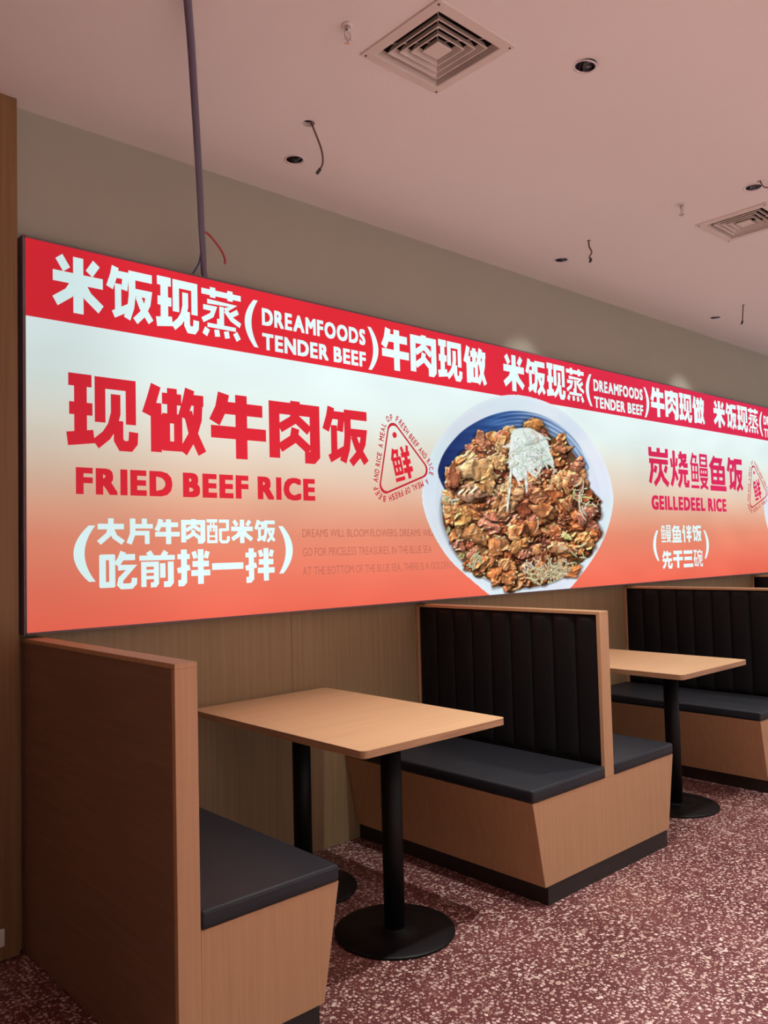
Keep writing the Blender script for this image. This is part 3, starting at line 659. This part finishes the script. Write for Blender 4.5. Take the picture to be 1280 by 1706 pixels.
    for _ in range(230):
        x, y = 700 + rs.randn() * 80, 390 + rs.randn() * 85
        ix, iy = int(x * K), int(y * K)
        if not (0 < ix < W and 0 < iy < H) or ss[iy, ix] < 8: continue
        strand(x, y, rs.randn() * 0.7 + 1.2, 34 + rs.rand() * 60, 3.5 + rs.rand() * 4, [(246, 252, 246), (232, 244, 234), (226, 240, 226), (252, 255, 253), (214, 232, 216)][rs.randint(5)], rs.randn() * 0.8, rs.rand() < 0.35)
    strand(590, 480, 1.64, 300, 9, (244, 246, 236), 0.05); strand(684, 500, 1.58, 150, 10, (238, 236, 226), -0.1)
    strand(782, 450, 1.45, 110, 9, (240, 242, 232), 0.9); strand(715, 262, 0.3, 90, 8, (244, 220, 206), 1.6)
    for _ in range(190):                                                                   # sesame
        k = [(510, 430, 50, 50), (860, 590, 70, 40), (540, 620, 30, 30), (420, 940, 150, 120), (850, 1000, 200, 150), (650, 700, 260, 230)][rs.randint(6)]
        x, y = k[0] + rs.randn() * k[2], k[1] + rs.randn() * k[3]
        if inside(x, y) < 10: continue
        strand(x, y, rs.rand() * 6.28, 7, 5.5, (240, 214, 164))
    return img, alpha, rim
HB = np.array([[1.31410147e+03, -5.08677398e+01, -2.53830071e+03], [2.09631874e+02, -1.83441934e+03, 3.65112391e+03], [2.33346408e-01, 1.68598917e-02, 1.0]])
def bowl_print():
    img, alpha, rim = paint_bowl()
    xs = np.arange(1.985, 3.850, 0.0046); zs = np.arange(ZB + 0.0022, 2.310, 0.0031)
    X, Z = np.meshgrid(xs, zs); q = HB @ np.stack([X.ravel(), Z.ravel(), np.ones(X.size)])
    cu = (q[0] / q[2]).reshape(X.shape) * 0.5; cv = (q[1] / q[2]).reshape(X.shape) * 0.5
    H, W = alpha.shape
    iu = np.clip(cu, 0, W - 1.01); iv = np.clip(cv, 0, H - 1.01); i0 = iu.astype(int); j0 = iv.astype(int); fu = (iu - i0)[..., None]; fv = (iv - j0)[..., None]
    smp = lambda A: (A[j0, i0] * (1 - fu) + A[j0, i0 + 1] * fu) * (1 - fv) + (A[j0 + 1, i0] * (1 - fu) + A[j0 + 1, i0 + 1] * fu) * fv
    c = smp(img); a = smp(alpha[..., None])[..., 0]
    a[(cu < 0) | (cu > W - 1) | (cv < 0) | (cv > H - 1)] = 0
    keep = a > 0.5; ny, nx = X.shape
    fk = keep[:-1, :-1] & keep[1:, :-1] & keep[:-1, 1:] & keep[1:, 1:]
    idx = np.arange(ny * nx).reshape(ny, nx)
    quads = np.stack([idx[:-1, :-1][fk], idx[:-1, 1:][fk], idx[1:, 1:][fk], idx[1:, :-1][fk]], -1)
    used = np.unique(quads); rem = np.full(ny * nx, -1); rem[used] = np.arange(len(used)); quads = rem[quads]
    V = np.stack([X.ravel()[used], np.full(len(used), YS - 0.0010), Z.ravel()[used]], -1)
    me = bpy.data.meshes.new('bowl_print'); me.vertices.add(len(V)); me.vertices.foreach_set('co', V.ravel())
    me.loops.add(quads.size); me.loops.foreach_set('vertex_index', quads.ravel().astype(np.int32))
    me.polygons.add(len(quads)); me.polygons.foreach_set('loop_start', np.arange(0, quads.size, 4, dtype=np.int32))
    me.update(calc_edges=True)
    col = np.clip(c.reshape(-1, 3)[used] / 255, 0, 1); lin = np.where(col <= 0.04045, col / 12.92, ((col + 0.055) / 1.055) ** 2.4)
    at = me.color_attributes.new('ink', 'FLOAT_COLOR', 'POINT')
    at.data.foreach_set('color', np.hstack([lin, np.ones((len(used), 1))]).astype(np.float32).ravel())
    me.materials.append(P_BOWL)
    o = bpy.data.objects.new('bowl_print', me); COL.objects.link(o); o.parent = sign
    o['label'] = 'printed photograph of a bowl of beef rice on the sign'
    o2 = bpy.data.objects.new('bowl_print', me); COL.objects.link(o2); o2.parent = sign; o2.location = (4.165, 0, 0)
    o2['label'] = 'printed bowl at the right edge of the picture'
bowl_print()

# ------------------------------------------------------------------ booths
D, HB_, ZC, CT, TH, SW = 1.115, 1.098, 0.402, 0.050, 0.066, 0.495
def channel_mesh(w, z0, z1, depth):
    """one upright padded roll, bulging towards +x, centred on y"""
    bm = bmesh.new(); nu, nv = 10, 14; rows = []
    for j in range(nv + 1):
        tz = j / nv; z = z0 + (z1 - z0) * (0.5 - 0.5 * math.cos(PI * tz)); e = min(1, min(z - z0, z1 - z) / 0.03); ez = math.sqrt(max(0, 1 - (1 - e) ** 2))
        row = []
        for i in range(nu + 1):
            t = -1 + 2 * i / nu; row.append(bm.verts.new((depth * (0.12 + 0.88 * max(0, 1 - abs(t) ** 2.6)) * (0.15 + 0.85 * ez), t * w / 2, z)))
        rows.append(row)
    for a, b in zip(rows, rows[1:]):
        for i in range(nu): bm.faces.new((a[i], a[i + 1], b[i + 1], b[i]))
    back = [[bm.verts.new((-0.002, t * w / 2, z)) for t in (-1, 1)] for z in (z0, z1)]
    bm.faces.new([r[0] for r in rows] + [back[1][0], back[0][0]]); bm.faces.new([r[-1] for r in rows] + [back[1][1], back[0][1]])
    bm.faces.new(rows[0] + [back[0][1], back[0][0]]); bm.faces.new(rows[-1] + [back[1][1], back[1][0]])
    return bm
def cushion(x0, x1, y0, y1, z0, z1):
    bm = B(x0, x1, y0, y1, z0, z1, bev=0.011, seg=4)
    return bm
def seam(bm, x0, x1, y0, y1, z):
    r = 0.0022
    for a, b in (((x0, y0, z), (x1, y0, z)), ((x1, y0, z), (x1, y1, z)), ((x0, y0, z), (x0, y1, z))): tube(bm, [a, b], r, 6, 1)
    return bm
def booth(x, label, sides=(-1, 1), d=D, sw=SW, name='booth_bench', floor_divider=False, group=None):
    t = thing(name, label, 'bench', (x + TH / 2, 0, 0), group)
    h = TH / 2; lean, toe, zs = 0.062, 0.080, 0.072
    y0, y1 = -d, -0.001
    # plywood base, wider at the top than at the bottom
    L = (-h - sw) if -1 in sides else (h if floor_divider else -h)
    Rr = h + sw
    pl_ = [(L + (lean if -1 in sides else 0), zs), (Rr - lean, zs), (Rr, ZC), (L, ZC)]
    mk('base', prism(bmesh.new(), pl_, y0, y1, bev=0.0012, seg=1), M_OAK, t)
    mk('toe_kick', B(L + (toe if -1 in sides else 0), Rr - toe, y0 + 0.002, y1, 0.0, zs), M_TOE, t)
    for s in sides:
        a, b = sorted((s * (h + 0.001), s * (h + sw + 0.002)))
        cu = mk('seat_cushion', cushion(a, b, y0 - 0.003, y1, ZC + 0.0006, ZC + CT), M_SEAT, t, smooth=True)
        xe = b if s > 0 else a
        mk('cushion_seam', tube(bmesh.new(), [(a + 0.012, y0 - 0.002, ZC + CT - 0.011), (b - 0.012, y0 - 0.002, ZC + CT - 0.011)], 0.0018, 6, 1), M_SEAT, cu)
    zb = 0.004 if floor_divider else ZC + 0.0005
    # divider: oak frame with a recessed core
    fr = bmesh.new(); ft = 0.014
    box(fr, -h, h, y0, y1, HB_ - ft, HB_, bev=0.001, seg=1)
    box(fr, -h, h, y0, y0 + ft + 0.004, zb, HB_ - ft, bev=0.001, seg=1)
    box(fr, -h, h, y1 - ft, y1, zb, HB_ - ft, bev=0.001, seg=1)
    mk('divider_frame', fr, M_OAK, t)
    ct = 0.014
    cx0 = -h + 0.020 if (-1 in sides) else -h + 0.0015
    mk('divider_core', B(cx0, h - 0.020, y0 + ft + 0.004, y1 - ft, zb, HB_ - ft), M_WALNUT if floor_divider else M_CHAN, t)
    if floor_divider:
        mk('side_panel', B(-h + 0.0003, -h + 0.0014, y0 + 0.0145, y1 - 0.0145, 0.012, HB_ - 0.0150), M_WALNUT, t)['label'] = 'dark brown laminate outer face'
    n = 9; ya, yb = y0 + ft + 0.004, y1 - ft; w_ = (yb - ya) / n
    me = None
    for s in sides:
        for k in range(n):
            if me is None:
                o = mk('backrest_channel', channel_mesh(w_ - 0.0006, ZC + CT - 0.004, HB_ - ft - 0.001, 0.0185), M_CHAN, t, smooth=True); me = o.data
            else:
                o = bpy.data.objects.new('backrest_channel', me); COL.objects.link(o); o.parent = t
            o.location = (s * (h - 0.020), ya + (k + 0.5) * w_, 0)
            if s < 0: o.rotation_euler = (0, 0, PI)
    return t
booth(-0.0009, 'single-sided booth bench at the left end, dark brown outer side, seat facing right', sides=(1,), d=1.150, sw=0.461, floor_divider=True)
booth(1.999, 'double-sided booth bench in the middle, oak base, whole end face in view', group=None)
booth(4.000, 'double-sided booth bench behind the second table, cut by the right edge of the picture')
booth(6.000, 'farthest booth bench, only its back corner shows under the sign at the right edge')

# ------------------------------------------------------------------ tables
def table(x, y, label):
    t = thing('dining_table', label, 'table', (x, y, 0))
    tw, td, zt, th = 0.7045, 1.088, 0.7465, 0.025
    def rr(w, d, r, n=6):
        out = []
        for cx, cy, a0 in ((w / 2 - r, d / 2 - r, 0), (-w / 2 + r, d / 2 - r, 90), (-w / 2 + r, -d / 2 + r, 180), (w / 2 - r, -d / 2 + r, 270)):
            for i in range(n + 1):
                a = math.radians(a0 + 90 * i / n); out.append((cx + r * math.cos(a), cy + r * math.sin(a)))
        return out
    mk('tabletop', prism(bmesh.new(), rr(tw, td, 0.022), zt - 0.0012, zt, axis='z'), M_OAKX, t)
    mk('tabletop_edge', prism(bmesh.new(), rr(tw - 0.0006, td - 0.0006, 0.022), zt - th, zt - 0.0012, bev=0.0, axis='z'), M_EDGE, t)
    for yy in (-0.286 + 0.0, 0.262):
        p = mk('pedestal', lathe(bmesh.new(), [(0, 0.012), (0.038, 0.012), (0.038, zt - th - 0.006), (0, zt - th - 0.006)], 36), M_PIPE, t, smooth=False, loc=(0, yy, 0))
        for q in p.data.polygons: q.use_smooth = abs(q.normal.z) < 0.5
        b = mk('base_plate', lathe(bmesh.new(), [(0, 0), (0.216, 0), (0.219, 0.003), (0.219, 0.008), (0.214, 0.011), (0.12, 0.013), (0.046, 0.016), (0.042, 0.020), (0, 0.020)], 64), M_PIPE, t, smooth=False, loc=(0, yy, 0))
        for q in b.data.polygons: q.use_smooth = q.normal.z > 0.9
        mk('mounting_plate', B(-0.17, 0.17, -0.10, 0.10, zt - th - 0.006, zt - th - 0.0003, bev=0.002, seg=1), M_PIPE, t, loc=(0, yy, 0))
    return t
TY = -0.0152 - 0.544
table(0.6727 + 0.352, TY, 'oak-topped two-pedestal table between the left end booth and the middle booth')
table(2.7023 + 0.352, TY, 'oak-topped table farther right, behind the middle booth, one black pedestal in view')

# ------------------------------------------------------------------ ceiling things
def downlight(x, y, kind, label, tilt=None):
    t = thing('downlight', label, 'light', (x, y, CEIL), None)
    dz = 0.0
    mk('trim_ring', lathe(bmesh.new(), [(0.0345, 0.000), (0.0365, -0.0025), (0.0405, -0.0035), (0.044, -0.0028), (0.0445, -0.0004), (0.041, 0.0)], 40), M_RING, t, smooth=True)
    mk('reflector', lathe(bmesh.new(), [(0.036, -0.001), (0.034, 0.012), (0.029, 0.030), (0.022, 0.046), (0.018, 0.050)], 14), M_CHROME, t, smooth=False)
    mk('housing', lathe(bmesh.new(), [(0.0385, 0.004), (0.037, 0.060), (0, 0.062)], 28), M_DARK, t)
    mk('lens', lathe(bmesh.new(), [(0.0185, 0.050), (0.012, 0.0485), (0, 0.048)], 24), M_DARK if not kind else M_WHITE, t)
    if tilt: t.rotation_euler = tilt
    if kind == 2: t.location.z = CEIL - 0.004
    return t
DLAB = ['recessed chrome downlight on the left, nearest the hanging wire, switched off', 'recessed chrome downlight near the wall above the bowl picture', 'farthest recessed downlight at the right, near the wall', 'chrome downlight hanging crooked from its hole, right of the large vent', 'recessed downlight at the right edge, above the smaller vent']
for (x, y, k), lab in zip(DL, DLAB):
    downlight(x, y, k, lab, tilt=(math.radians(7), math.radians(5), 0) if k == 2 else None)
# light of the lit downlights (narrow beams, deep-set lamps)
WARM = (1, 1.0, 0.94)
spot(2.989, -0.298, CEIL - 0.004, 16, half=40, blend=0.5, radius=0.018, color=WARM)
spot(4.945, -0.287, CEIL - 0.004, 16, half=40, blend=0.5, radius=0.018, color=WARM)
for xx in (1.419, 2.895, 4.37, 5.85, 7.3):
    spot(xx, -1.50, CEIL - 0.006, 190 if xx < 2 else 105, half=39, blend=0.9, radius=0.03, color=WARM)

def vent(x, y, label):
    t = thing('ceiling_vent', label, 'vent', (x, y, CEIL))
    def ring(bm, ho, zo, hi, zi):
        o = [bm.verts.new((sx * ho, sy * ho, zo)) for sx, sy in ((-1, -1), (1, -1), (1, 1), (-1, 1))]
        i = [bm.verts.new((sx * hi, sy * hi, zi)) for sx, sy in ((-1, -1), (1, -1), (1, 1), (-1, 1))]
        for k in range(4): bm.faces.new((o[k], o[(k + 1) % 4], i[(k + 1) % 4], i[k]))
    f = bmesh.new()
    ring(f, 0.1875, 0.0, 0.186, -0.006); ring(f, 0.186, -0.006, 0.152, -0.009); ring(f, 0.152, -0.009, 0.148, -0.007); ring(f, 0.148, -0.007, 0.144, 0.020); ring(f, 0.157, 0.0, 0.146, 0.020)
    mk('frame', f, M_VENT, t)
    for k, hh in enumerate((0.120, 0.0925, 0.065)):
        b = bmesh.new()
        ring(b, hh, -0.004, hh - 0.0042, -0.0046); ring(b, hh - 0.0042, -0.0046, hh - 0.013, 0.019); ring(b, hh, -0.004, hh - 0.002, 0.0); ring(b, hh - 0.002, 0.0, hh - 0.011, 0.0195)
        mk('blade', b, M_VENT, t)
    b = B(-0.036, 0.036, -0.036, 0.036, -0.005, -0.002, bev=0.0006, seg=1)
    ring(b, 0.036, -0.002, 0.020, 0.024)
    mk('centre_plate', b, M_VENT, t)
    c = bmesh.new()
    for a in (PI / 4, 3 * PI / 4, 5 * PI / 4, 7 * PI / 4):
        tube(c, [(0.025 * math.cos(a), 0.025 * math.sin(a), 0.026), (0.185 * math.cos(a), 0.185 * math.sin(a), 0.030)], 0.002, 6, 1)
    mk('support_bar', c, M_VENT, t)
    for sx in (-1, 1):
        for sy in (-1, 1):
            mk('screw', lathe(bmesh.new(), [(0, -0.0105), (0.003, -0.0102), (0.0042, -0.0080), (0, -0.007)], 12), M_TAPE, t, loc=(sx * 0.172, sy * 0.172, 0))
    d = bmesh.new()
    ring(d, 0.1575, 0.004, 0.150, 0.19); box(d, -0.15, 0.15, -0.15, 0.15, 0.19, 0.20)
    mk('duct', d, M_TAPE, t)
    return t
vent(*VENTS[0], 'large square air vent with nested louvres near the top of the picture')
vent(*VENTS[1], 'square air vent farther off, cut by the right edge of the picture')

def sprinkler(x, y, label):
    t = thing('sprinkler', label, 'sprinkler', (x, y, CEIL))
    mk('escutcheon', lathe(bmesh.new(), [(0, 0), (0.019, 0), (0.0185, -0.004), (0.012, -0.006), (0, -0.006)], 24), M_WHITE, t, smooth=True)
    mk('body', lathe(bmesh.new(), [(0, -0.005), (0.010, -0.005), (0.010, -0.016), (0.007, -0.022), (0, -0.022)], 6), M_BRASS, t)
    for s in (-1, 1):
        mk('arm', tube(bmesh.new(), [(s * 0.006, 0, -0.020), (s * 0.012, 0, -0.028), (s * 0.011, 0, -0.040), (s * 0.003, 0, -0.052)], 0.0018, 8, 5), M_BRASS, t, smooth=True)
    mk('bulb', lathe(bmesh.new(), [(0, -0.022), (0.0022, -0.024), (0.0022, -0.046), (0, -0.048)], 12), M_WHITE, t, smooth=True)
    mk('deflector', lathe(bmesh.new(), [(0, -0.051), (0.005, -0.051), (0.015, -0.054), (0.015, -0.0555), (0.004, -0.054), (0, -0.057)], 24), M_BRASS, t)
    return t
sprinkler(0.636, -1.154, 'small chrome sprinkler head on the ceiling left of the large vent')
sprinkler(2.804, -1.151, 'small pale sprinkler head on the ceiling left of the farther vent')

def wire(pts, label, r, end=True):
    t = thing('hanging_wire', label, 'wire', pts[0])
    P = [Vector(p) - Vector(pts[0]) for p in pts]
    P[0] = P[0] + Vector((0, 0, 0.03))
    mk('wire', tube(bmesh.new(), P, r, 8, 6), M_BROWNW, t, smooth=True)
    e = P[-1]; d = (P[-1] - P[-2]).normalized()
    mk('taped_end', tube(bmesh.new(), [P[-1] - d * 0.012, P[-1], P[-1] + Vector((-0.006, 0.004, -0.010)) * (r / 0.004)], r * 1.7, 8, 3), M_TAPE, t, smooth=True)
    return t
wire([(0.908, -0.587, 3.070), (0.930, -0.607, 3.021), (0.945, -0.620, 2.960), (0.948, -0.623, 2.912), (0.940, -0.616, 2.885), (0.935, -0.611, 2.875)], 'thin brown wire curling down from a round hole in the ceiling, left', 0.0038)
wire([(2.856, -0.575, 3.068), (2.857, -0.576, 3.038), (2.867, -0.585, 3.003), (2.857, -0.576, 2.977), (2.862, -0.581, 2.958)], 'short kinked wire hanging from the ceiling above the middle of the sign', 0.0042)
wire([(4.794, -0.568, 3.068), (4.788, -0.562, 2.995), (4.784, -0.558, 2.942)], 'straight short wire hanging from the far ceiling at the right', 0.0042)
wire([(2.852, -1.512, 3.068), (2.866, -1.530, 3.040), (2.900, -1.585, 3.035), (2.960, -1.640, 3.050)], 'pale loop of wire beside the downlight at the right edge', 0.003)

cb = thing('cable_conduit', 'long grey cable hanging from the ceiling down to the top of the sign', 'cable', (0.770, -0.050, 2.562))
C0 = Vector((0.770, -0.050, 2.562))
pts = [(0.752, -0.047, 2.5635), (0.739, -0.059, 2.589), (0.705, -0.116, 2.618), (0.622, -0.248, 2.683), (0.533, -0.393, 2.755), (0.426, -0.564, 2.840), (0.330, -0.716, 2.914), (0.245, -0.850, 2.981), (0.167, -0.969, 3.036), (0.135, -1.018, 3.054)]
mk('cable', tube(bmesh.new(), [Vector(p) - C0 for p in pts], 0.0125, 14, 6), M_CABLE, cb, smooth=True)
mk('blue_wire', tube(bmesh.new(), [Vector(p) - C0 for p in ((0.690, -0.125, 2.640), (0.702, -0.085, 2.605), (0.694, -0.066, 2.578), (0.690, -0.055, 2.5655))], 0.0035, 8, 6), M_BLUE, cb, smooth=True)
mk('red_wire', tube(bmesh.new(), [Vector(p) - C0 for p in ((0.640, -0.222, 2.682), (0.672, -0.205, 2.688), (0.706, -0.200, 2.668), (0.742, -0.196, 2.636), (0.760, -0.194, 2.604), (0.760, -0.194, 2.583))], 0.0042, 8, 6), M_RED, cb, smooth=True)

# white socket on the brown wall, at the left edge of the picture
so = thing('wall_socket', 'white wall socket low on the brown wall at the left edge', 'socket', (-0.117, -0.052, 0.084))
mk('plate', B(-0.043, 0.043, -0.009, 0.0, -0.030, 0.030, bev=0.004, seg=3), M_WHITE, so)
mk('insert', B(-0.030, 0.030, -0.0102, -0.0088, -0.020, 0.020, bev=0.0005, seg=1), M_WHITE, so)

# groups of repeats
GROUPS = {'booth_bench': 'booth benches along the wall', 'dining_table': 'tables between the booths', 'downlight': 'recessed downlights in the ceiling', 'ceiling_vent': 'air vents in the ceiling', 'sprinkler': 'sprinkler heads on the ceiling', 'hanging_wire': 'loose wires hanging from the ceiling'}
for o in bpy.data.objects:
    k = o.name.split('.')[0]
    if o.parent is None and k in GROUPS: o['group'] = GROUPS[k]
